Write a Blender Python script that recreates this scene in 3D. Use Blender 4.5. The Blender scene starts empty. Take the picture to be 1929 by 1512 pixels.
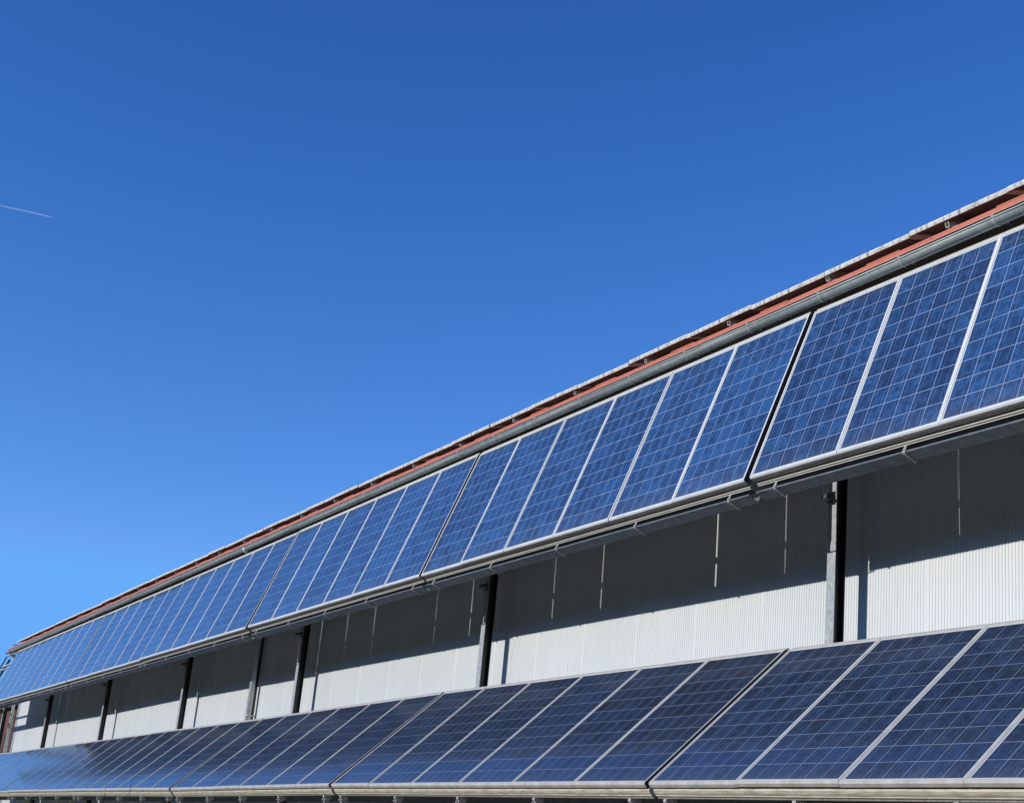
import bpy, bmesh, math, random
from mathutils import Vector, Matrix
random.seed(7)
SC = bpy.context.scene
COL = SC.collection
G = 1.6                       # height of the photographer's eye above the ground

# ------------------------------------------------------------------ camera, sky, sun, exposure
cd = bpy.data.cameras.new('camera')
cam = bpy.data.objects.new('camera', cd); COL.objects.link(cam); SC.camera = cam
R = Vector((0.476294, 0.874223, 0.094224)); U = Vector((0.225467, -0.225006, 0.947912)); F = Vector((-0.849887, 0.43024, 0.304278))
m = Matrix((R, U, -F)).transposed().to_4x4(); m.translation = Vector((9.0673, -7.2841, G))
cam.matrix_world = m
cd.sensor_fit = 'HORIZONTAL'; cd.sensor_width = 36; cd.lens = 36*2789.4/1929
cd.clip_start = 0.1; cd.clip_end = 60000

SUN = Vector((-0.055, -1.0, 0.39)).normalized()
w = bpy.data.worlds.new('World'); SC.world = w; w.use_nodes = True
nt = w.node_tree; nt.nodes.clear()
sky = nt.nodes.new('ShaderNodeTexSky'); sky.sky_type = 'NISHITA'; sky.sun_disc = False
sky.sun_elevation = math.asin(SUN.z); sky.sun_rotation = math.atan2(SUN.x, SUN.y)
sky.altitude = 700; sky.air_density = 1.0; sky.dust_density = 0.3; sky.ozone_density = 3.0
sep = nt.nodes.new('ShaderNodeSeparateColor'); com = nt.nodes.new('ShaderNodeCombineColor'); nt.links.new(sky.outputs[0], sep.inputs[0])
for ch, (kk, pp, mxv) in enumerate(((.43, 1.80, 1.15), (.69, 1.38, 3.5), (1.17, 1.22, 8.1))):      # camera-like colour response of the clear sky
    pw = nt.nodes.new('ShaderNodeMath'); pw.operation = 'POWER'; nt.links.new(sep.outputs[ch], pw.inputs[0]); pw.inputs[1].default_value = pp
    ml = nt.nodes.new('ShaderNodeMath'); ml.operation = 'MULTIPLY'; nt.links.new(pw.outputs[0], ml.inputs[0]); ml.inputs[1].default_value = kk
    mn = nt.nodes.new('ShaderNodeMath'); mn.operation = 'MINIMUM'; nt.links.new(ml.outputs[0], mn.inputs[0]); mn.inputs[1].default_value = mxv
    nt.links.new(mn.outputs[0], com.inputs[ch])
bg = nt.nodes.new('ShaderNodeBackground'); bg.inputs[1].default_value = 0.12
wo = nt.nodes.new('ShaderNodeOutputWorld')
nt.links.new(com.outputs[0], bg.inputs[0]); nt.links.new(bg.outputs[0], wo.inputs[0])
sl = bpy.data.lights.new('sun', 'SUN'); sl.energy = 3.7; sl.angle = math.radians(0.5); sl.color = (1.0, 0.96, 0.91)
so = bpy.data.objects.new('sun', sl); COL.objects.link(so); so.rotation_euler = SUN.to_track_quat('Z', 'Y').to_euler()
so.location = (0, -20, 30)
SC.view_settings.view_transform = 'Standard'; SC.view_settings.look = 'None'
SC.view_settings.gamma = 1; SC.view_settings.exposure = 0; SC.view_settings.use_curve_mapping = False

# ------------------------------------------------------------------ material helpers
class N:
    def __init__(s, name):
        s.m = bpy.data.materials.new(name); s.m.use_nodes = True; s.t = s.m.node_tree
        s.b = s.t.nodes['Principled BSDF']
    def n(s, typ, **kw):
        x = s.t.nodes.new(typ)
        for k, v in kw.items():
            if k.startswith('i_'):
                key = k[2:]; key = int(key) if key.isdigit() else key
                x.inputs[key].default_value = v
            else: setattr(x, k, v)
        return x
    def l(s, a, b): s.t.links.new(a, b)
    def math(s, op, a, b=None, c=None):
        x = s.n('ShaderNodeMath', operation=op)
        for i, v in enumerate((a, b, c)):
            if v is None: continue
            if isinstance(v, (int, float)): x.inputs[i].default_value = v
            else: s.l(v, x.inputs[i])
        return x.outputs[0]
    def mix(s, f, a, b):
        x = s.n('ShaderNodeMix', data_type='RGBA')
        for i, v in ((0, f), (6, a), (7, b)):
            if isinstance(v, (int, float)): x.inputs[i].default_value = v
            elif isinstance(v, tuple): x.inputs[i].default_value = (*v, 1)
            else: s.l(v, x.inputs[i])
        return x.outputs[2]
    def ramp(s, f, stops):
        x = s.n('ShaderNodeValToRGB'); e = x.color_ramp.elements
        while len(e) < len(stops): e.new(0.5)
        for i, (p, c) in enumerate(stops): e[i].position = p; e[i].color = (*c, 1)
        s.l(f, x.inputs[0]); return x.outputs[0]
    def noise(s, scale, detail=4, rough=.6, vec=None, stretch=None):
        x = s.n('ShaderNodeTexNoise'); x.inputs['Scale'].default_value = scale
        x.inputs['Detail'].default_value = detail; x.inputs['Roughness'].default_value = rough
        if vec is None: vec = s.n('ShaderNodeTexCoord').outputs['Object']
        if stretch:
            mp = s.n('ShaderNodeMapping'); mp.inputs['Scale'].default_value = stretch; s.l(vec, mp.inputs[0]); vec = mp.outputs[0]
        s.l(vec, x.inputs['Vector']); return x.outputs['Fac']
    def bump(s, h, strength=.3, dist=.01):
        x = s.n('ShaderNodeBump'); x.inputs['Strength'].default_value = strength; x.inputs['Distance'].default_value = dist
        s.l(h, x.inputs['Height']); s.l(x.outputs[0], s.b.inputs['Normal'])
    def set(s, **kw):
        for k, v in kw.items():
            k = k.replace('_', ' ')
            i = s.b.inputs[k]
            if isinstance(v, tuple): v = (*v, 1)
            if hasattr(v, 'node'): s.l(v, i)
            else: i.default_value = v
        return s

def noisy(name, c1, c2, scale=8, rough=.5, metal=0.0, stretch=None, bump=0.0, spec=.5, lo=.35, hi=.65, bscale=None):
    a = N(name); f = a.noise(scale, 6, .65, stretch=stretch)
    a.set(Base_Color=a.ramp(f, [(lo, c1), (hi, c2)]), Roughness=rough, Metallic=metal)
    a.b.inputs['Specular IOR Level'].default_value = spec
    if bump: a.bump(a.noise(bscale or scale*3, 4), bump, .004)
    return a.m

M = {}
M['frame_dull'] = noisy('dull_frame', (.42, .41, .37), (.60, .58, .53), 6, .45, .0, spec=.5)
M['frame'] = noisy('anodised_frame', (.64, .64, .61), (.78, .78, .76), 5, .42, .0, spec=.6)
M['rail'] = noisy('aluminium_rail', (.50, .49, .45), (.66, .65, .60), 9, .38, .25, stretch=(1, 6, 6))
M['weathered'] = noisy('weathered_rail', (.40, .36, .26), (.70, .66, .54), 14, .5, .1, stretch=(.6, 5, 5), bump=.15)
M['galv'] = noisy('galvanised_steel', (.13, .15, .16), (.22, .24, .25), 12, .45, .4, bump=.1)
M['rail_shade'] = noisy('shaded_rail', (.10, .085, .07), (.20, .18, .15), 12, .5, .1, stretch=(.6, 5, 5))  # shade on the upper row's unlit lower rail put into its colour
M['post'] = noisy('galvanised_post', (.27, .29, .30), (.46, .48, .49), 22, .5, .0, bump=.1)
M['dark_and_shade'] = noisy('dark_brown_and_post_shade', (.018, .014, .012), (.035, .028, .025), 8, .35)  # mullion's own dark tone; on the posts, side shade put into colour
M['bracket'] = noisy('dark_steel', (.05, .05, .05), (.10, .10, .10), 20, .5, .3)
M['clamp'] = noisy('bright_clamp', (.40, .38, .34), (.66, .63, .57), 40, .35, .35)
def gutter_mat():
    a = N('zinc_gutter'); tc = a.n('ShaderNodeTexCoord').outputs['Object']
    f = a.noise(9, 8, .7, tc); g = a.noise(55, 4, .7, tc)
    c = a.ramp(f, [(.3, (.26, .31, .295)), (.55, (.38, .43, .415)), (.75, (.52, .58, .56))])
    sp = a.ramp(g, [(.60, (0, 0, 0)), (.72, (1, 1, 1))])
    a.set(Base_Color=a.mix(a.math('MULTIPLY', sp, .6), c, (.70, .74, .72)), Roughness=a.math('MULTIPLY_ADD', f, .25, .30), Metallic=.15)
    a.bump(g, .2, .003); return a.m
M['zinc'] = gutter_mat()
M['pipe'] = noisy('grey_pipe', (.42, .46, .47), (.54, .58, .59), 6, .35, .2)
M['flash'] = noisy('salmon_metal', (.30, .10, .06), (.56, .165, .09), 7, .5, .0, lo=.25, hi=.5, stretch=(1, 4, 4))
M['flashlip'] = noisy('salmon_lip', (.42, .20, .16), (.50, .26, .21), 5, .45)
M['soffit'] = noisy('dark_soffit', (.05, .035, .025), (.09, .06, .045), 6, .7, stretch=(1, 12, 1))
def tile_mat():
    a = N('clay_tile'); f = a.noise(3, 6); g = a.noise(30, 4)
    c = a.ramp(f, [(.3, (.20, .055, .035)), (.7, (.36, .11, .07))])
    a.set(Base_Color=a.mix(a.math('MULTIPLY', g, .35), c, (.10, .06, .05)), Roughness=.75); a.bump(g, .4, .004); return a.m
M['tile'] = tile_mat()
def roofframe():
    a = N('dirty_roof_frame'); tc = a.n('ShaderNodeTexCoord').outputs['Object']
    f = a.noise(7, 8, .75, tc, stretch=(1, 3, 3)); g = a.noise(24, 6, .75, tc, stretch=(1, 1, .3))
    base = a.ramp(f, [(.3, (.42, .42, .37)), (.48, (.66, .66, .62)), (.72, (.78, .78, .75))])
    d = a.ramp(g, [(.50, (0, 0, 0)), (.62, (1, 1, 1))])
    a.set(Base_Color=a.mix(a.math('MULTIPLY', d, .8), base, (.16, .15, .11)), Roughness=.6); a.bump(g, .3, .003); return a.m
M['roofframe'] = roofframe()
M['backsheet'] = noisy('white_backsheet', (.20, .19, .18), (.27, .26, .25), 3, .6)
M['box'] = noisy('black_plastic', (.02, .02, .02), (.03, .03, .03), 9, .4)
def wall_mat():
    a = N('coated_sheet_wall'); tc = a.n('ShaderNodeTexCoord').outputs['Object']
    f = a.noise(.7, 5, .6, tc, stretch=(1, 1, .4)); g = a.noise(6, 6, .6, tc, stretch=(5, 5, .25))
    c = a.ramp(f, [(.3, (.655, .685, .69)), (.7, (.71, .735, .735))])
    d = a.ramp(g, [(.55, (0, 0, 0)), (.8, (1, 1, 1))])
    a.set(Base_Color=a.mix(a.math('MULTIPLY', d, .38), c, (.45, .44, .40)), Roughness=.46)
    a.b.inputs['Specular IOR Level'].default_value = .6; return a.m
M['wall'] = wall_mat()
def brick_mat():
    a = N('brown_brick'); tc = a.n('ShaderNodeTexCoord').outputs['Object']
    mp = a.n('ShaderNodeMapping'); mp.inputs['Rotation'].default_value = (math.radians(90), 0, 0); a.l(tc, mp.inputs[0])
    b = a.n('ShaderNodeTexBrick'); a.l(mp.outputs[0], b.inputs['Vector'])
    b.inputs['Scale'].default_value = 1.0; b.inputs['Brick Width'].default_value = .25; b.inputs['Row Height'].default_value = .083; b.inputs['Mortar Size'].default_value = .012
    b.inputs['Color1'].default_value = (.20, .085, .05, 1); b.inputs['Color2'].default_value = (.13, .055, .035, 1); b.inputs['Mortar'].default_value = (.05, .035, .03, 1)
    g = a.noise(2.5, 6, .7, tc)
    d = a.ramp(g, [(.45, (0, 0, 0)), (.6, (1, 1, 1))])
    a.set(Base_Color=a.mix(a.math('MULTIPLY', d, .7), b.outputs[0], (.03, .018, .014)), Roughness=.85)
    a.bump(b.outputs['Fac'], -.6, .01); return a.m
M['brick'] = brick_mat()
def ground_mat():
    a = N('gravel_grass'); tc = a.n('ShaderNodeTexCoord').outputs['Object']
    f = a.noise(.35, 6, .6, tc); v = a.n('ShaderNodeTexVoronoi'); v.inputs['Scale'].default_value = 22; a.l(tc, v.inputs['Vector'])
    gr = a.mix(v.outputs['Distance'], (.07, .065, .05), (.13, .12, .10))
    gs = a.mix(a.noise(9, 6, .7, tc), (.02, .035, .012), (.05, .07, .022))
    a.set(Base_Color=a.mix(a.ramp(f, [(.42, (0, 0, 0)), (.56, (1, 1, 1))]), gr, gs), Roughness=.95)
    a.bump(v.outputs['Distance'], .5, .02); return a.m
M['ground'] = ground_mat()
PW, PH, BD = .9945, 1.655, .030
def cell_mat(name, c_lo, c_mid, c_hi, gl, bus_f, dust):
    a = N(name); tc = a.n('ShaderNodeTexCoord').outputs['Object']
    sp = a.n('ShaderNodeSeparateXYZ'); a.l(tc, sp.inputs[0])
    oi = a.n('ShaderNodeObjectInfo').outputs['Random']
    nx, ny = 6, 10
    cx = a.math('DIVIDE', a.math('SUBTRACT', sp.outputs[0], BD-.005), (PW-2*BD+.01)/nx)
    cy = a.math('DIVIDE', a.math('SUBTRACT', a.math('MULTIPLY', sp.outputs[1], -1), BD-.003), (PH-2*BD+.006)/ny)
    fx = a.math('FRACT', cx); fy = a.math('FRACT', cy)
    def line(f, wd): # 1 inside the line
        d = a.math('ABSOLUTE', a.math('SUBTRACT', f, .5)); return a.math('GREATER_THAN', d, .5-wd)
    lx = line(fx, .0125); ly = line(fy, .0115)
    def bus(c): return a.math('LESS_THAN', a.math('ABSOLUTE', a.math('SUBTRACT', fx, c)), .0085)
    bb = a.math('MAXIMUM', bus(.25), bus(.75))
    grid = a.math('MAXIMUM', lx, ly)
    ex = a.math('GREATER_THAN', a.math('ABSOLUTE', a.math('SUBTRACT', cx, nx/2)), nx/2-.005)
    ey = a.math('GREATER_THAN', a.math('ABSOLUTE', a.math('SUBTRACT', cy, ny/2)), ny/2-.005)
    edge = a.math('MAXIMUM', ex, ey)
    # per cell tint
    cv = a.n('ShaderNodeCombineXYZ'); a.l(a.math('FLOOR', cx), cv.inputs[0]); a.l(a.math('FLOOR', cy), cv.inputs[1]); a.l(a.math('MULTIPLY', oi, 97.0), cv.inputs[2])
    wn = a.n('ShaderNodeTexWhiteNoise'); a.l(cv.outputs[0], wn.inputs['Vector'])
    # crystal grain, different on every module
    av = a.n('ShaderNodeVectorMath', operation='ADD'); a.l(tc, av.inputs[0])
    ov = a.n('ShaderNodeCombineXYZ'); a.l(a.math('MULTIPLY', oi, 31.0), ov.inputs[2]); a.l(ov.outputs[0], av.inputs[1])
    vo = a.n('ShaderNodeTexVoronoi'); vo.inputs['Scale'].default_value = 26; a.l(av.outputs[0], vo.inputs['Vector'])
    vs = a.n('ShaderNodeSeparateColor'); a.l(vo.outputs['Color'], vs.inputs[0])
    ns = a.noise(5, 5, .6, av.outputs[0])
    k = a.math('ADD', a.math('MULTIPLY', vs.outputs[0], .50), a.math('ADD', a.math('MULTIPLY', ns, .30), a.math('MULTIPLY', wn.outputs['Value'], .36)))
    k = a.math('ADD', k, a.math('MULTIPLY', a.math('SUBTRACT', oi, .5), .26))
    cell = a.ramp(k, [(.22, c_lo), (.52, c_mid), (.82, c_hi)])
    c1 = a.mix(a.math('MULTIPLY', bb, bus_f), cell, (.30, .38, .52))
    c2 = a.mix(a.math('MULTIPLY', grid, .92), c1, gl)
    c3 = a.mix(edge, c2, (.60, .61, .60))
    dirt = a.noise(2.2, 7, .65, av.outputs[0])
    low = a.math('POWER', a.math('MULTIPLY', sp.outputs[1], -1/PH), 14.0)          # dust settled along the lower frame edge
    rn = a.noise(14, 6, .7, av.outputs[0], stretch=(1, .12, 1))
    dd = a.math('ADD', a.math('MULTIPLY', dirt, dust), a.math('MULTIPLY', a.math('MULTIPLY', low, rn), .22))
    dd = a.math('ADD', dd, a.math('MULTIPLY', a.math('GREATER_THAN', rn, .68), .04))
    c4 = a.mix(dd, c3, (.42, .40, .34))
    a.set(Base_Color=c4, Roughness=.45, Coat_Weight=1.0, Coat_Roughness=.10, Coat_IOR=1.38)
    a.b.inputs['Specular IOR Level'].default_value = .25
    return a.m
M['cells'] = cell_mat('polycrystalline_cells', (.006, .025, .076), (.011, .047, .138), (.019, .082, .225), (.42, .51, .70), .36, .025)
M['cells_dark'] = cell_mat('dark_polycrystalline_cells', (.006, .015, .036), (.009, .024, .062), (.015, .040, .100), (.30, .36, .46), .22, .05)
def twig(): return noisy('dark_twig', (.02, .016, .012), (.05, .04, .03), 20, .8)
M['twig'] = twig()
M['leaf'] = noisy('yellow_green_leaf', (.16, .17, .02), (.34, .32, .05), 12, .6)
def trail_mat():
    a = N('thin_ice_trail'); tr = a.n('ShaderNodeBsdfTransparent'); mx = a.n('ShaderNodeMixShader')
    a.b.inputs['Base Color'].default_value = (.9, .92, .95, 1); a.b.inputs['Roughness'].default_value = 1
    sp = a.n('ShaderNodeSeparateXYZ'); a.l(a.n('ShaderNodeTexCoord').outputs['Generated'], sp.inputs[0])
    f = a.noise(.004, 5, .7)
    a.l(a.math('MULTIPLY', a.math('MULTIPLY_ADD', sp.outputs[0], .16, .05), a.math('MULTIPLY_ADD', f, .9, .5)), mx.inputs[0])
    a.l(tr.outputs[0], mx.inputs[1]); a.l(a.b.outputs[0], mx.inputs[2]); a.l(mx.outputs[0], a.t.nodes['Material Output'].inputs[0]); return a.m
M['trail'] = trail_mat()

# ------------------------------------------------------------------ mesh helpers
class MB:
    def __init__(s): s.v = []; s.f = []; s.mi = []; s.sm = []
    def add(s, vs, fs, mi=0, smooth=False):
        b = len(s.v); s.v += [tuple(v) for v in vs]
        for f in fs: s.f.append(tuple(i+b for i in f)); s.mi.append(mi); s.sm.append(smooth)
        return s
    def box(s, x0, x1, y0, y1, z0, z1, mi=0):
        vs = [(x, y, z) for x in (x0, x1) for y in (y0, y1) for z in (z0, z1)]
        return s.add(vs, [(0,1,3,2),(4,6,7,5),(0,4,5,1),(2,3,7,6),(0,2,6,4),(1,5,7,3)], mi)
    def prism(s, pts, axis, a, b, mi=0, smooth=False):
        # closed outline pts (2D) extruded along axis from a to b; 'x' outline=(y,z), 'y' outline=(x,z), 'z' outline=(x,y)
        def P(p, t): return {'x': (t, p[0], p[1]), 'y': (p[0], t, p[1]), 'z': (p[0], p[1], t)}[axis]
        n = len(pts); vs = [P(p, a) for p in pts]+[P(p, b) for p in pts]
        s.add(vs, [(i, (i+1) % n, n+(i+1) % n, n+i) for i in range(n)], mi, smooth)
        s.add(vs, [tuple(range(n)), tuple(range(2*n-1, n-1, -1))], mi); return s
    def tube(s, path, r, seg=10, mi=0, r1=None):
        path = [Vector(p) for p in path]; n = len(path); rings = []
        up = Vector((0, 0, 1))
        for i, p in enumerate(path):
            d = (path[min(i+1, n-1)]-path[max(i-1, 0)]).normalized()
            a = d.cross(up)
            if a.length < .05: a = d.cross(Vector((0, 1, 0)))
            a.normalize(); b = d.cross(a)
            rr = r if r1 is None else r+(r1-r)*i/(n-1)
            rings.append([p+(a*math.cos(t)+b*math.sin(t))*rr for t in [2*math.pi*j/seg for j in range(seg)]])
        vs = [v for q in rings for v in q]
        s.add(vs, [(i*seg+j, i*seg+(j+1) % seg, (i+1)*seg+(j+1) % seg, (i+1)*seg+j) for i in range(n-1) for j in range(seg)], mi, True)
        s.add(vs, [tuple(range(seg)), tuple(range((n-1)*seg, n*seg))], mi); return s
    def mesh(s, name, mats):
        me = bpy.data.meshes.new(name); me.from_pydata(s.v, [], s.f); me.update()
        for m_ in mats: me.materials.append(M[m_])
        for p, mi, sm in zip(me.polygons, s.mi, s.sm): p.material_index = mi; p.use_smooth = sm
        bm = bmesh.new(); bm.from_mesh(me); bmesh.ops.remove_doubles(bm, verts=bm.verts, dist=1e-6); bmesh.ops.recalc_face_normals(bm, faces=bm.faces); bm.to_mesh(me); bm.free()
        return me
    def build(s, name, mats, parent=None, bevel=0):
        if isinstance(mats, str): mats = [mats]
        o = bpy.data.objects.new(name, s.mesh(name, mats)); COL.objects.link(o); o.parent = parent
        if bevel:
            b = o.modifiers.new('bevel', 'BEVEL'); b.width = bevel; b.segments = 2; b.limit_method = 'ANGLE'
        return o
def tag(o, label=None, cat=None, group=None, kind=None):
    for k, v in (('label', label), ('category', cat), ('group', group), ('kind', kind)):
        if v: o[k] = v
    return o
def thing(name, label, cat, group=None, mat=None, loc=(0, 0, 0)):
    o = bpy.data.objects.new(name, None); COL.objects.link(o); o.empty_display_size = .3
    if mat is not None: o.matrix_world = mat
    else: o.location = loc
    return tag(o, label, cat, group)

# ------------------------------------------------------------------ ground
g = MB(); n = 24
for i in range(n):
    for j in range(n):
        pass
g.add([(-3000, -3000, 0), (3000, -3000, 0), (3000, 3000, 0), (-3000, 3000, 0)], [(0, 1, 2, 3)])
tag(g.build('ground', 'ground'), kind='structure')

# added dark hillside, unseen behind the camera, blocks low sky to shade the wall
def hill():
    b = MB(); nx, ny = 120, 26; rnd = random.Random(3)
    for j in range(ny+1):
        for i in range(nx+1):
            x = -420+i*7; t = j/ny; y = -38-t*130
            z = 33*math.sin(min(1, t*1.5)*math.pi/2)*(.88+.12*math.sin(x*.013+1)+.05*math.sin(x*.041)) + (rnd.uniform(-1.6, 1.6) if j else 0)
            b.v.append((x, y, z if j else .004))
    for j in range(ny):
        for i in range(nx):
            a = j*(nx+1)+i; b.f.append((a, a+1, a+nx+2, a+nx+1)); b.mi.append(0); b.sm.append(False)
    tag(b.build('sky_blocking_hill', 'hill_block'), kind='structure')
M['hill_block'] = noisy('dark_hill_blocker', (.012, .022, .008), (.035, .05, .018), .4, .95)
hill()

# ------------------------------------------------------------------ the long hall
WY = .555                     # wall face
XL, XR = -35.5, 13.0
hall = thing('long_hall', 'long white hall of ribbed metal sheet with a red roof edge above the panels', 'building', loc=((XL+XR)/2, 6.5, 0))
def local(p): return (p[0]-(XL+XR)/2, p[1]-6.5, p[2])
HX, HY = (XL+XR)/2, 6.5
class HB(MB):
    def build(s, name, mats, parent=hall, **k):
        s.v = [(v[0]-HX, v[1]-HY, v[2]) for v in s.v] if parent is hall else s.v
        return super().build(name, mats, parent, **k)
# ribbed facade: micro ribs with a flat joint every metre
prof = []                    # (x, y)
pitch = .03125; dp = .006
x = XL
seam0 = .24
def seam_near(x): # distance to the closest joint
    k = round((-x-seam0)); return abs(-x-seam0-k)
prof.append((XL, WY))
i = 0
while x < XR-.001:
    mid = x+pitch/2
    if seam_near(mid) < .020:
        if seam_near(mid) < pitch/2:
            k = -(round(-mid-seam0)+seam0)
            prof += [(k-.001, WY), (k, WY+.002), (k+.001, WY)]
    else:
        prof += [(x+.001, WY), (x+.012, WY), (x+.016, WY+dp), (x+.026, WY+dp), (x+.030, WY)]
    x += pitch
prof.append((XR, WY))
wb = HB(); TOPZ = G+4.80
vs = []
for px, py in prof: vs += [(px, py, .0), (px, py, TOPZ)]
wb.add(vs, [(2*i, 2*i+2, 2*i+3, 2*i+1) for i in range(len(prof)-1)])
wb.box(XL, XL+.12, WY+.012, 12.4, 0, TOPZ)
wb.box(XR-.12, XR, WY+.012, 12.4, 0, TOPZ)
wb.box(XL, XR, 12.4, 12.52, 0, TOPZ)
wb.build('wall', 'wall')
tr = HB(); tr.box(XL-.035, XL-.001, WY-.02, WY+.16, 0, TOPZ-.003)
tr.build('corner_trim', 'pipe')
# soffit under the eaves
sf = HB()
for k in range(5):
    y0 = .035+k*.103; sf.box(XL-.5, XR+.3, y0, y0+.099, G+4.803+.001*(k % 2), G+4.836)
sf.build('soffit', 'soffit')
# roof: undulating clay tiles, 15 degrees, ridge at y=6.5
SL = math.tan(math.radians(15))
rf = HB(); vs = []; fs = []
x0r, x1r = XL-.5, XR+.3; step = .05; nx = int((x1r-x0r)/step)
rows = []
y = .085; rowh = .36
while y < 6.5: rows.append(y); y += rowh
rows.append(6.5)
zc = lambda y: G+4.838+y*SL
grid = []
for r_, y0 in enumerate(rows[:-1]):
    y1 = rows[r_+1]
    lo = []; hi = []; fr = []
    for i in range(nx+1):
        X_ = x0r+i*step; wv = .018*math.sin(2*math.pi*X_/.30)+.004*random.random()
        fr.append((X_, y0, zc(y0)-.012+wv)); lo.append((X_, y0, zc(y0)+.016+wv)); hi.append((X_, y1, zc(y1)-.006+wv))
    b = len(rf.v)
    rf.v += fr+lo+hi; k = nx+1
    for i in range(nx):
        rf.f += [(b+i, b+i+1, b+k+i+1, b+k+i), (b+k+i, b+k+i+1, b+2*k+i+1, b+2*k+i)]; rf.mi += [0, 0]; rf.sm += [False, True]
rf.add([(x0r, 6.5, zc(6.5)), (x1r, 6.5, zc(6.5)), (x1r, 13.1, zc(-.1)), (x0r, 13.1, zc(-.1))], [(0, 1, 2, 3)])
roof = rf.build('roof', 'tile')
rc = HB(); rc.tube([(x0r, 6.5, zc(6.5)+.02), (x1r, 6.5, zc(6.5)+.02)], .11, 12); 
rc.v = [(v[0]-HX, v[1]-HY, v[2]) for v in rc.v]; MB.build(rc, 'ridge_cap', 'tile', roof)
# salmon sheet-metal edge with lapped joints
fl = HB()
fl.box(x0r, x1r, .020, .074, G+4.845, G+4.882)
fl.box(x0r, x1r, .014, .0195, G+4.838, G+4.847, 1)
s = -13.0
while s < 36:
    fl.box(-s-.02, -s+.36, .0175, .112, G+4.8825, G+4.8915)
    s += 1.3725
fl.build('eaves_flashing', ['flash', 'flashlip'])
# gutter: half-round trough, beads, brackets
gy, gz, gr = -.02, G+4.758, .0465
GX0, GX1 = -35.78, XR+.2
def arc(r, a0, a1, n_): return [(gy+r*math.cos(t), gz+r*math.sin(t)) for t in [a0+(a1-a0)*i/n_ for i in range(n_+1)]]
gt = HB(); out = arc(gr, math.pi, 2*math.pi, 18); inn = arc(gr-.003, 2*math.pi, math.pi, 18)
cuts = [GX0]; xx = GX0+2.9
while xx < GX1: cuts.append(xx); xx += 2.95
cuts.append(GX1)
for a_, b_ in zip(cuts[:-1], cuts[1:]): gt.prism(out+inn, 'x', a_+.0005, b_-.0005, 0, True)
gt.tube([(GX0, gy-gr-.003, gz+.003), (GX1, gy-gr-.003, gz+.003)], .0075, 8)
gt.prism(arc(gr+.001, math.pi, 2*math.pi, 18), 'x', GX0-.004, GX0)
gt.prism(arc(gr+.001, math.pi, 2*math.pi, 18), 'x', GX1, GX1+.004)
gut = gt.build('gutter', 'zinc')
br = MB(); o1 = arc(gr+.0045, math.pi*.97, 2*math.pi, 18); i1 = arc(gr+.0008, 2*math.pi, math.pi*.97, 18)
br.prism(o1+i1, 'x', -.014, .014); br.box(-.014, .014, gy-gr-.012, gy-gr+.004, gz+.002, gz+.016)
br.box(-.014, .014, gy+gr, gy+gr+.06, gz-.002, gz+.005)
bme = br.mesh('gutter_bracket', ['zinc'])
k = -13
while True:
    s = -.15+.95*k
    if s > 35.6: break
    o = bpy.data.objects.new('gutter_bracket', bme); COL.objects.link(o); o.parent = gut; o.location = (-s-HX, -HY, 0); k += 1
# downpipes
def downpipe(s, yw, name='downpipe', r=.045, zb=.1):
    d = HB(); x_ = -s
    d.tube([(x_, gy-.016, gz-.002), (x_, gy-.016, gz-.034), (x_, gy+.04, gz-.05), (x_, yw-.05, gz-.26), (x_, yw, gz-.36), (x_, yw, zb)], r, 20)
    for z in (gz-1.3, gz-2.7, gz-4.3):
        d.tube([(x_, yw, z), (x_, yw, z+.03)], r+.006, 20)
        d.box(x_-.012, x_+.012, yw+r, WY+.004, z+.004, z+.026)
    d.prism(arc(gr+.006, math.pi*.98, 2*math.pi*.99, 18)+arc(gr+.0015, 2*math.pi*.99, math.pi*.98, 18), 'x', x_-.055, x_+.055)
    return d.build(name, 'pipe')
mu = HB(); mu.box(-14.66, -14.58, WY-.055, WY+.001, 0, TOPZ-.002); mu.build('dark_mullion', 'dark_and_shade')
downpipe(14.47, .43)
downpipe(35.38, .38, r=.042)

# ------------------------------------------------------------------ brick building beyond the hall's end
bb = thing('brick_building', 'dark brown brick wall beyond the far end of the white hall', 'building', loc=(-39.5, 3.6, 0))
MB().box(-3.9, 3.9, -3.0, 3.0, 0, G+3.3).build('wall', 'brick', bb)
MB().box(-4.0, 3.93, -3.15, 3.15, G+3.302, G+3.4).build('roof', 'soffit', bb)

# ------------------------------------------------------------------ solar panels
def panel_meshes():
    f = MB(); a, b, w_ = PW, PH, .014
    for (x0, x1, y0, y1) in ((0, w_, -b+w_+.0002, 0), (a-w_, a, -b+w_+.0002, 0)): f.box(x0, x1, y0, y1, -.038, 0)
    f.box(w_+.0002, a-w_-.0002, -w_, -.0003, -.038, -.0002)
    f.prism([(-b+w_, -.0002), (-b+.003, -.0002), (-b-.0065, -.013), (-b-.0065, -.038), (-b+w_, -.038)], 'x', .0, a)
    f.v[-10:] = f.v[-10:]
    f.box(w_, w_+.02, -b+w_, -w_, -.038, -.0365); f.box(a-w_-.02, a-w_, -b+w_, -w_, -.038, -.0365)
    fm = f.mesh('panel_frame', ['frame'])
    l = MB(); l.box(w_-.002, a-w_+.002, -b+w_-.002, -w_+.002, -.009, -.0045, 1)
    l.mi[3] = 1
    lm = l.mesh('panel_cells', ['cells', 'backsheet'])
    for p in lm.polygons: p.material_index = 0 if p.normal.z > .9 else 1
    j = MB(); j.box(a/2-.07, a/2+.07, -.22, -.12, -.030, -.0095)
    j.tube([(a/2-.06, -.21, -.02), (a/2-.12, -.34, -.022), (a/2-.30, -.40, -.022)], .003, 6)
    jm = j.mesh('junction_box', ['box'])
    return fm, lm, jm
FM, LM, JM = panel_meshes()
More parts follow.
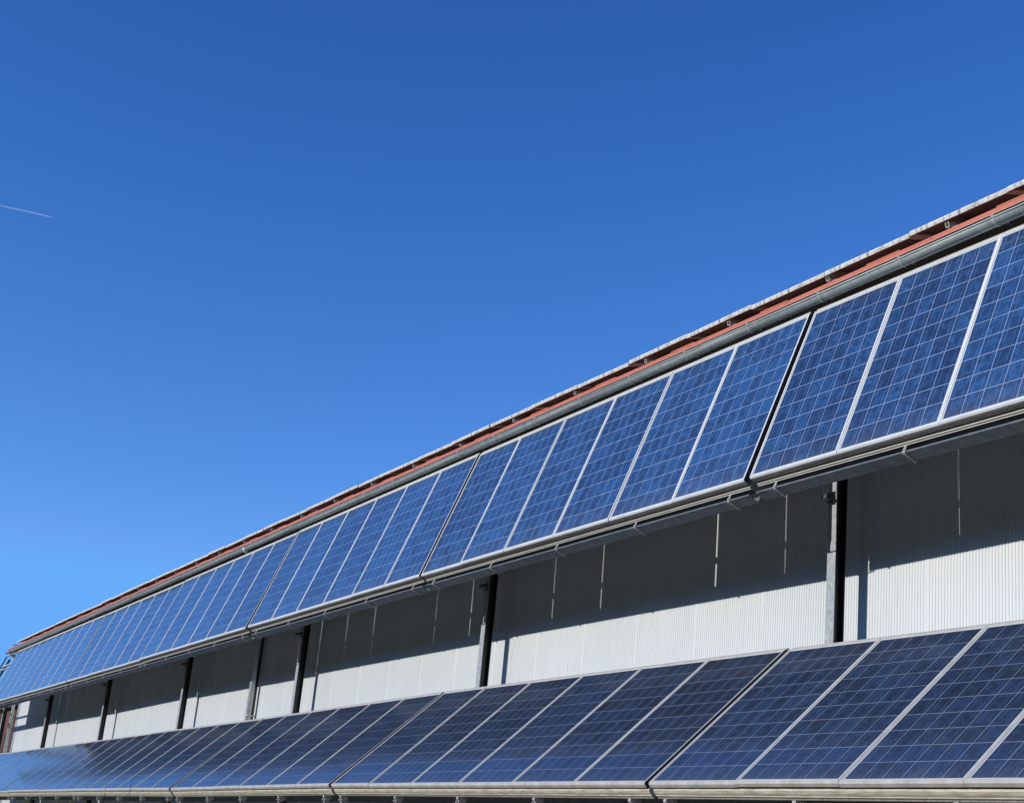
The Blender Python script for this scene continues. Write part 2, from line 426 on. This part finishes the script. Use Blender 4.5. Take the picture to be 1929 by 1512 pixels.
FMD = FM.copy(); FMD.name = 'dull_panel_frame'; FMD.materials[0] = M['frame_dull']
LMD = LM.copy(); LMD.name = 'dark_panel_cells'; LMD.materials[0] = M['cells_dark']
FMR = FM.copy(); FMR.name = 'roof_panel_frame'; FMR.materials[0] = M['roofframe']
ORD = ['first', 'second', 'third', 'fourth', 'fifth', 'sixth', 'seventh', 'eighth', 'ninth', 'tenth', 'eleventh', 'twelfth']
def make_panel(name, label, cat, group, mat, fm=FM, lm=None):
    t = thing(name, label, cat, group, mat)
    for nm, me in (('frame', fm), ('cell_sheet', lm or LM), ('junction_box', JM)):
        o = bpy.data.objects.new(nm, me); COL.objects.link(o); o.parent = t
    return t

TAB = {"u0": [-0.0296, 0.0037, 4.6567, 0.9481, 0.0016, 0.3667], "u1": [6.006, -0.0035, 4.6662, -0.2658, -0.0029, 0.3612], "u2": [12.0072, -0.0027, 4.664, -0.2082, -0.0006, 0.3593], "u3": [18.02, -0.0015, 4.6466, -0.1299, -0.0004, 0.367], "u4": [24.03, -0.0015, 4.6418, 0.3318, 0.0031, 0.3614], "u5": [30.045, -0.0013, 4.6581, -0.0758, -0.0029, 0.3594], "u6": [36.07, -0.0008, 4.6557, 0.15, 0.0026, 0.359], "l0": [-0.032, 0.1363, 1.8504, 0.5824, -0.003, 0.8233], "l1": [6.0163, 0.1281, 1.8785, 0.0153, -0.0033, 0.8176], "l2": [12.0272, 0.1288, 1.854, -0.1443, 0.0035, 0.8213], "l3": [18.04, 0.1288, 1.8529, -0.0997, -0.0008, 0.8266], "l4": [24.1, 0.1272, 1.8376, 0.2652, 0.0025, 0.828], "l5": [30.18, 0.1278, 1.8315, 0.1487, 0.0014, 0.8232], "l6": [36.25, 0.1285, 1.8304, 0.035, -0.0003, 0.8219]}
GAPS = {'u1': [.0055, .0075, .001, .0125, .005], 'u0': [.005, .003, .006, .005, .006], 'u2': [.006, .006, .001, .004, .007]}
def table_matrix(key):
    s, o, z, dh, zs, tl = TAB[key]; dh = math.radians(dh)
    X = Vector((math.cos(dh), math.sin(dh), zs)).normalized()
    nn = Vector((math.sin(dh), -math.cos(dh), 0))
    ud = nn*math.sin(tl)+Vector((0, 0, -math.cos(tl)))
    Yv = (-ud-X*X.dot(-ud)).normalized(); Z = X.cross(Yv)
    m = Matrix((X, Yv, Z)).transposed().to_4x4(); m.translation = Vector((-s, -o, z+G)); return m
BLK = ['nearest', 'second nearest', 'third nearest', 'fourth nearest', 'fifth nearest', 'sixth nearest', 'farthest']

def rack(key, upper, blk):
    m = table_matrix(key); row = 'upper' if upper else 'lower'
    last = key in ('u6',)
    t = thing('panel_rack', 'metal mounting rack under the %s block of the %s panel row' % (blk, row), 'mounting rack', 'racks carrying the %s row' % row, m)
    x0 = .02; x1 = 6.0
    if key == 'u6': x0 = .12
    # hollow rail along the top edge, hollow rail along the bottom edge, two middle rails
    def hollow(y0, y1, z0, z1, xa=x0, xb=x1, th=.004):
        b = MB(); b.box(xa, xb, y0, y1, z1-th, z1); b.box(xa, xb, y0, y1, z0, z0+th)
        b.box(xa+.0003, xb-.0003, y1-th, y1-.0003, z0+th, z1-th); b.box(xa+.0003, xb-.0003, y0+.0003, y0+th, z0+th, z1-th); return b
    hollow(.003, .023, -.036, -.005).build('top_rail', 'rail', t)
    for yy in ((-.34, -.30), (-1.42, -1.36)): hollow(yy[0], yy[1], -.082, -.0395).build('middle_rail', 'rail', t)
    if upper:
        b = MB(); yb = -PH
        # rounded lower lip rail and bright double edge
        pts = [(yb-.004, -.041), (yb-.010, -.050), (yb-.010, -.064), (yb-.004, -.074), (yb+.04, -.076), (yb+.04, -.041)]
        b.prism(pts, 'x', x0, x1)
        b.build('bottom_rail', 'rail_shade', t)
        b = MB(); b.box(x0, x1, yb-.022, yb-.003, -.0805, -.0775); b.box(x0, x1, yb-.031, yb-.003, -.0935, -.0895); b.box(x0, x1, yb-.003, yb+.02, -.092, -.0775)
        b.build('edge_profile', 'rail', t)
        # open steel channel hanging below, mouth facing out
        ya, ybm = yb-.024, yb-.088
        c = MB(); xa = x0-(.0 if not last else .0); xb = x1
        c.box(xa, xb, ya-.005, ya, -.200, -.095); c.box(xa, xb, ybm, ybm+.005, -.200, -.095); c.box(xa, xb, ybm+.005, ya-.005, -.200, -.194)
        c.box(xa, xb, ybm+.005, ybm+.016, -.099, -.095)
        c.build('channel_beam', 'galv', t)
        offs = [.25, 1.63, 2.99, 4.37, 5.74]
        for xo in offs:
            c = MB()
            c.box(xo-.013, xo+.013, ybm-.005, ybm-.001, -.108, -.0895); c.box(xo-.013, xo+.013, ybm-.005, yb-.034, -.0894, -.0865)
            c.tube([(xo, ybm-.007, -.10), (xo, ybm-.008, -.205)], .0035, 6)
            c.tube([(xo, ybm-.012, -.205), (xo, ybm+.03, -.205)], .007, 6); c.tube([(xo, ybm+.012, -.0895), (xo, ybm+.012, -.079)], .009, 6); c.box(xo-.011, xo+.011, ybm-.012, ybm-.0055, -.106, -.094)
            c.build('clamp', 'clamp', t)
        if key != 'u0':
            c = MB(); c.tube([(5.80, ybm+.02, -.12), (5.86, ybm+.010, -.11), (5.93, ybm+.003, -.105), (6.01, ybm-.001, -.10), (6.09, ybm+.006, -.105), (6.14, ybm+.01, -.12)], .005, 6)
            c.build('cable', 'box', t)
    else:
        yb = -PH
        b = MB()
        pts = [(yb+.002, -.058), (yb-.006, -.066), (yb-.010, -.085), (yb-.009, -.104), (yb-.012, -.108), (yb-.004, -.122), (yb+.05, -.124), (yb+.05, -.058)]
        b.prism(pts, 'x', x0, x1); b.build('bottom_rail', 'weathered', t)
        b = MB(); b.box(x0, x1, yb-.008, yb+.03, -.134, -.1265); b.build('edge_profile', 'clamp', t)
        b = MB(); b.box(x0, x1, yb+.012, yb+.04, -.0575, -.0385); b.build('spacer_bar', 'bracket', t)
        c = MB(); ya, ybm = yb+.12, yb+.06
        c.box(x0, x1, ya-.005, ya, -.27, -.15); c.box(x0, x1, ybm, ybm+.005, -.27, -.15); c.box(x0, x1, ybm+.005, ya-.005, -.27, -.264)
        c.build('channel_beam', 'galv', t)
        for xo in (.10, 1.50, 2.86, 4.25, 5.68):
            c = MB()
            P = [(yb-.004, -.136), (yb-.020, -.150), (yb-.012, -.168), (yb-.030, -.180), (yb-.045, -.200)]
            for (a1, a2) in zip(P[:-1], P[1:]):
                d = Vector((a2[0]-a1[0], a2[1]-a1[1])).normalized(); q = Vector((-d.y, d.x))*.003
                c.prism([(a1[0]+q.x, a1[1]+q.y), (a2[0]+q.x, a2[1]+q.y), (a2[0]-q.x, a2[1]-q.y), (a1[0]-q.x, a1[1]-q.y)], 'x', xo-.017, xo+.017)
            c.tube([(xo, yb-.030, -.170), (xo, yb-.046, -.162)], .010, 6)
            c.box(xo-.018, xo+.018, yb-.02, yb+.058, -.215, -.150)
            c.build('clamp', 'clamp', t)
    MB().box(5.9985, 6.004, -PH-.002, -.002, -.036, -.003).build('gap_shade_strip', 'box', t)  # added black strip that darkens the gap between blocks
    if key in ('u4', 'u5', 'u6'): MB().box(6.005, 6.06, -PH, .002, -.085, -.042).build('light_block_plate', 'bracket', t)  # added plate that keeps sunlight from passing the far joints
    # two sloping rafters tie the rails together behind the panels
    for xo in ((.50, 5.45) if not last else (.30, 5.45)):
        b = MB(); b.box(xo-.025, xo+.025, -PH+.05, -.04, -.150 if upper else -.148, -.0835); b.build('rafter', 'galv', t)
    if key == 'u6':
        b = MB(); b.box(.14, .20, -PH, .01, -.036, -.001); b.build('end_rafter', 'galv', t)
        b = MB(); b.box(.2005, 1.98, -.50, -.46, -.036, -.008); b.build('rung', 'clamp', t)
        b = MB(); b.box(.2005, 1.98, -PH+.004, -PH+.05, -.036, -.002); b.build('lower_edge', 'frame', t)
    return t

ROWG = {True: 'blue solar panels of the upper row', False: 'blue solar panels of the lower row'}
for row in 'ul':
    for seg in range(7):
        key = row+str(seg); m = table_matrix(key); up = row == 'u'; blk = BLK[seg]
        rack(key, up, blk)
        gaps = GAPS.get(key) or [random.uniform(.001, .0055) for _ in range(5)]
        x = (6.0-6*PW-sum(gaps))/2
        for i in range(6):
            if i: x += PW+gaps[i-1]
            if seg == 6 and i < 2: continue
            wy = 'upper' if up else 'lower'
            cnt = i-2 if seg == 6 else i
            lab = '%s panel from the left in the %s block of the %s solar row' % (ORD[cnt], blk, wy)
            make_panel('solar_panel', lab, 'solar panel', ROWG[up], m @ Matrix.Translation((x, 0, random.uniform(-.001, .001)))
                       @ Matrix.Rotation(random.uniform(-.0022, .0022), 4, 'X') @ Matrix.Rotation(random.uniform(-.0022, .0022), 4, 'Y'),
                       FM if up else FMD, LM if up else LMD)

# ------------------------------------------------------------------ panels lying on the roof (seen edge on)
TH = math.radians(15)
s = -9.07; cntr = []
k = -9
while k <= 35:
    cntr.append(k); k += 1
vis = 0
for idx, k in enumerate(reversed(cntr)):          # from the far (left) end to the near (right) end
    s = k-.07
    if s+1 > 35.9: continue
    X = Vector((1, 0, 0)); Yv = Vector((0, math.cos(TH), math.sin(TH))); Z = X.cross(Yv)
    mm = Matrix((X, Yv, Z)).transposed().to_4x4()
    dz = random.uniform(-.007, .007); mm = mm @ Matrix.Rotation(random.uniform(-.006, .006), 4, 'Y') @ Matrix.Rotation(random.uniform(-.003, .003), 4, 'Z')
    mm.translation = Vector((-(s+1)+.006+random.uniform(-.005, .005), .05+random.uniform(-.006, .006), G+5.026+dz)) + Yv*PH
    vis += 1
    make_panel('roof_solar_panel', 'dusty framed panel lying on the roof edge, %s' % (('number %d counted from the far left roof end' % vis)), 'roof panel', 'panels lying along the roof edge', mm, FMR)
# rails running up the slope beneath them
rm = MB()
zr = -.038-.045
prof_r = [(-.02, 0), (.02, 0), (.02, .04), (.006, .04), (.006, .034), (.014, .034), (.014, .006), (-.014, .006), (-.014, .034), (-.006, .034), (-.006, .04), (-.02, .04)]
rm.prism(prof_r, 'y', 0, 1.9)
rm.box(-.03, .07, .03, .08, -.055, -.002); 
rmesh = rm.mesh('roof_rail', ['rail'])
kk = 0; s = -8.3
while s < 35.6:
    mm = Matrix.Rotation(TH, 4, 'X'); mm.translation = Vector((-s, .085, G+4.943))
    o = bpy.data.objects.new('roof_rail', rmesh); COL.objects.link(o); o.matrix_world = mm
    kk += 1
    tag(o, 'short aluminium rail end poking out under the roof panels above the gutter', 'roof rail', 'rails under the roof panels')
    s += 1.37

# ------------------------------------------------------------------ steel posts
def post_mesh(h):
    b = MB(); hw = .05; tf = .010; tw = .006
    pts = [(-hw, 0), (hw, 0), (hw, tf), (tw/2, tf), (tw/2, .1-tf), (hw, .1-tf), (hw, .1), (-hw, .1), (-hw, .1-tf), (-tw/2, .1-tf), (-tw/2, tf), (-hw, tf)]
    b.prism(pts, 'z', .012, h); return b
PS = [-6.03, -.04, 5.955, 11.92, 17.86, 23.83, 29.81, 36.03]
PLAB = ['galvanised steel post past the right edge of the picture'] + ['galvanised steel post standing before the white wall, %s' % q for q in ('nearest of the row', 'second nearest', 'third nearest, just right of the round downpipe', 'fourth nearest, left of the downpipe', 'fifth nearest', 'last one before the lit wall patch', 'beside the brown bricks at the far end')]
for s, lab in zip(PS, PLAB):
    t = thing('steel_post', lab, 'post', 'steel posts in front of the white wall', loc=(-s, .2385, 0))
    H = G+3.20
    cp = MB(); cp.box(-.0498, .0498, 0, .004, .012, G+4.76); cp.build('lit_front_strip', 'post', t)  # pale front split off so the sunlit face stays lighter
    pm = post_mesh(G+4.76); pm.v = [(v[0], v[1]+.0045, v[2]) for v in pm.v]; pm.build('column', 'dark_and_shade', t)  # shade of the post sides put into the column's near-black colour
    MB().box(-.11, .11, -.06, .16, 0, .012).build('base_plate', 'bracket', t)
    b = MB(); b.box(-.052, .052, -.02, -.001, H-.118, H-.106); b.box(-.045, .045, -.52, .10, H+.0125, H+.052) if False else None
    b.build('head_plate', 'bracket', t)
    b = MB(); b.prism([(-.09, G+3.095), (-.09, G+3.13), (-.002, H-.03), (-.002, H-.08)], 'x', -.03, .03); b.build('upper_arm', 'bracket', t)
    b = MB(); b.prism([(-1.02, G+.79), (-1.02, G+.83), (-.002, G+1.70), (-.002, G+1.62)], 'x', -.03, .03); b.build('lower_arm', 'bracket', t)

# ------------------------------------------------------------------ stems and shrub in front of the lower row
def stem(label, s, o, top, lean, r=.012):
    b = MB(); n_ = 9; P = []
    for i in range(n_):
        f = i/(n_-1); P.append((lean*f*f-.02*math.sin(f*9), .03*math.sin(f*5), f*(top+G)))
    b.tube(P, r, 6, r1=.003)
    for k in range(3, n_-1):
        sg = 1 if k % 2 else -1; p = P[k]; L = .10*(1-k/n_)+.05
        b.tube([p, (p[0]+sg*L*.5, p[1]-.02, p[2]+L*.8), (p[0]+sg*L*.6, p[1]-.03, p[2]+L*1.5)], .003, 5, r1=.0015)
    o_ = b.build('bare_stem', 'twig'); o_.location = (-s, -o, 0)
    tag(o_, label, 'stem', 'bare stems before the lower row')
stem('thin dark bare stem crossing the lower rail, left one of two', 12.05, 2.2, .70, .03)
stem('thin dark bare stem crossing the lower rail, taller right one of two', 10.79, 2.2, .745, .10)
def shrub(label, s, o, top, seed):
    rnd = random.Random(seed); t = thing('shrub', label, 'shrub', 'yellow green shrubs below the lower row', loc=(-s, -o, 0))
    st = MB(); lv = MB()
    for k in range(9):
        a = rnd.uniform(0, 6.28); sp = rnd.uniform(.05, .34); h = (top+G)*rnd.uniform(.72, 1.0) if k else top+G
        if k == 0: sp = .04
        P = [(sp*math.cos(a)*f*f, sp*math.sin(a)*f*f, h*f) for f in (0, .25, .5, .75, 1)]
        st.tube(P, .009, 5, r1=.002)
        for q in range(70):
            f = .35+.66*rnd.random()**.8; c = Vector((sp*math.cos(a)*f*f, sp*math.sin(a)*f*f, h*f))+Vector((rnd.gauss(0, .05), rnd.gauss(0, .05), rnd.gauss(0, .02)))
            L = rnd.uniform(.025, .05); d = Vector((rnd.gauss(0, 1), rnd.gauss(0, 1), rnd.gauss(.3, .7))).normalized(); e_ = d.cross(Vector((rnd.gauss(0, 1), rnd.gauss(0, 1), 1))).normalized()*L*.3
            nn = d.cross(e_).normalized()*L*.12
            lv.add([c, c+d*L*.5+e_+nn, c+d*L, c+d*L*.5-e_+nn], [(0, 1, 2), (0, 2, 3)])
    st.build('stems', 'twig', t); lv.build('foliage', 'leaf', t)
shrub('leafy yellow green shrub top below the rail, left of the other', 16.85, 2.2, .50, 3)
shrub('smaller yellow green shrub top peeking up at the bottom edge, right of the other', 14.5, 2.2, .45, 5)

# ------------------------------------------------------------------ condensation trail far away in the sky
C0 = Vector(cam.matrix_world.translation)
def far(px, py, d):
    v = F + R*((px-964.5)/2789.4) - U*((py-756)/2789.4); return C0 + v.normalized()*d
a = far(-160, 351, 24000); b = far(97.5, 409, 22500)
ax = (b-a); L = ax.length
tm = MB(); pts = []
for i in range(41):
    f = i/40; pts.append((f*L, 1.5*math.sin(f*31), 1.5*math.sin(f*23+1)))
tm.tube(pts, 17, 10, r1=9)
to = tm.build('contrail', 'trail')
to.matrix_world = Matrix.Translation(a) @ ax.to_track_quat('X', 'Z').to_matrix().to_4x4()
tag(to, 'faint thin white aircraft trail high in the blue sky at far left', 'contrail')
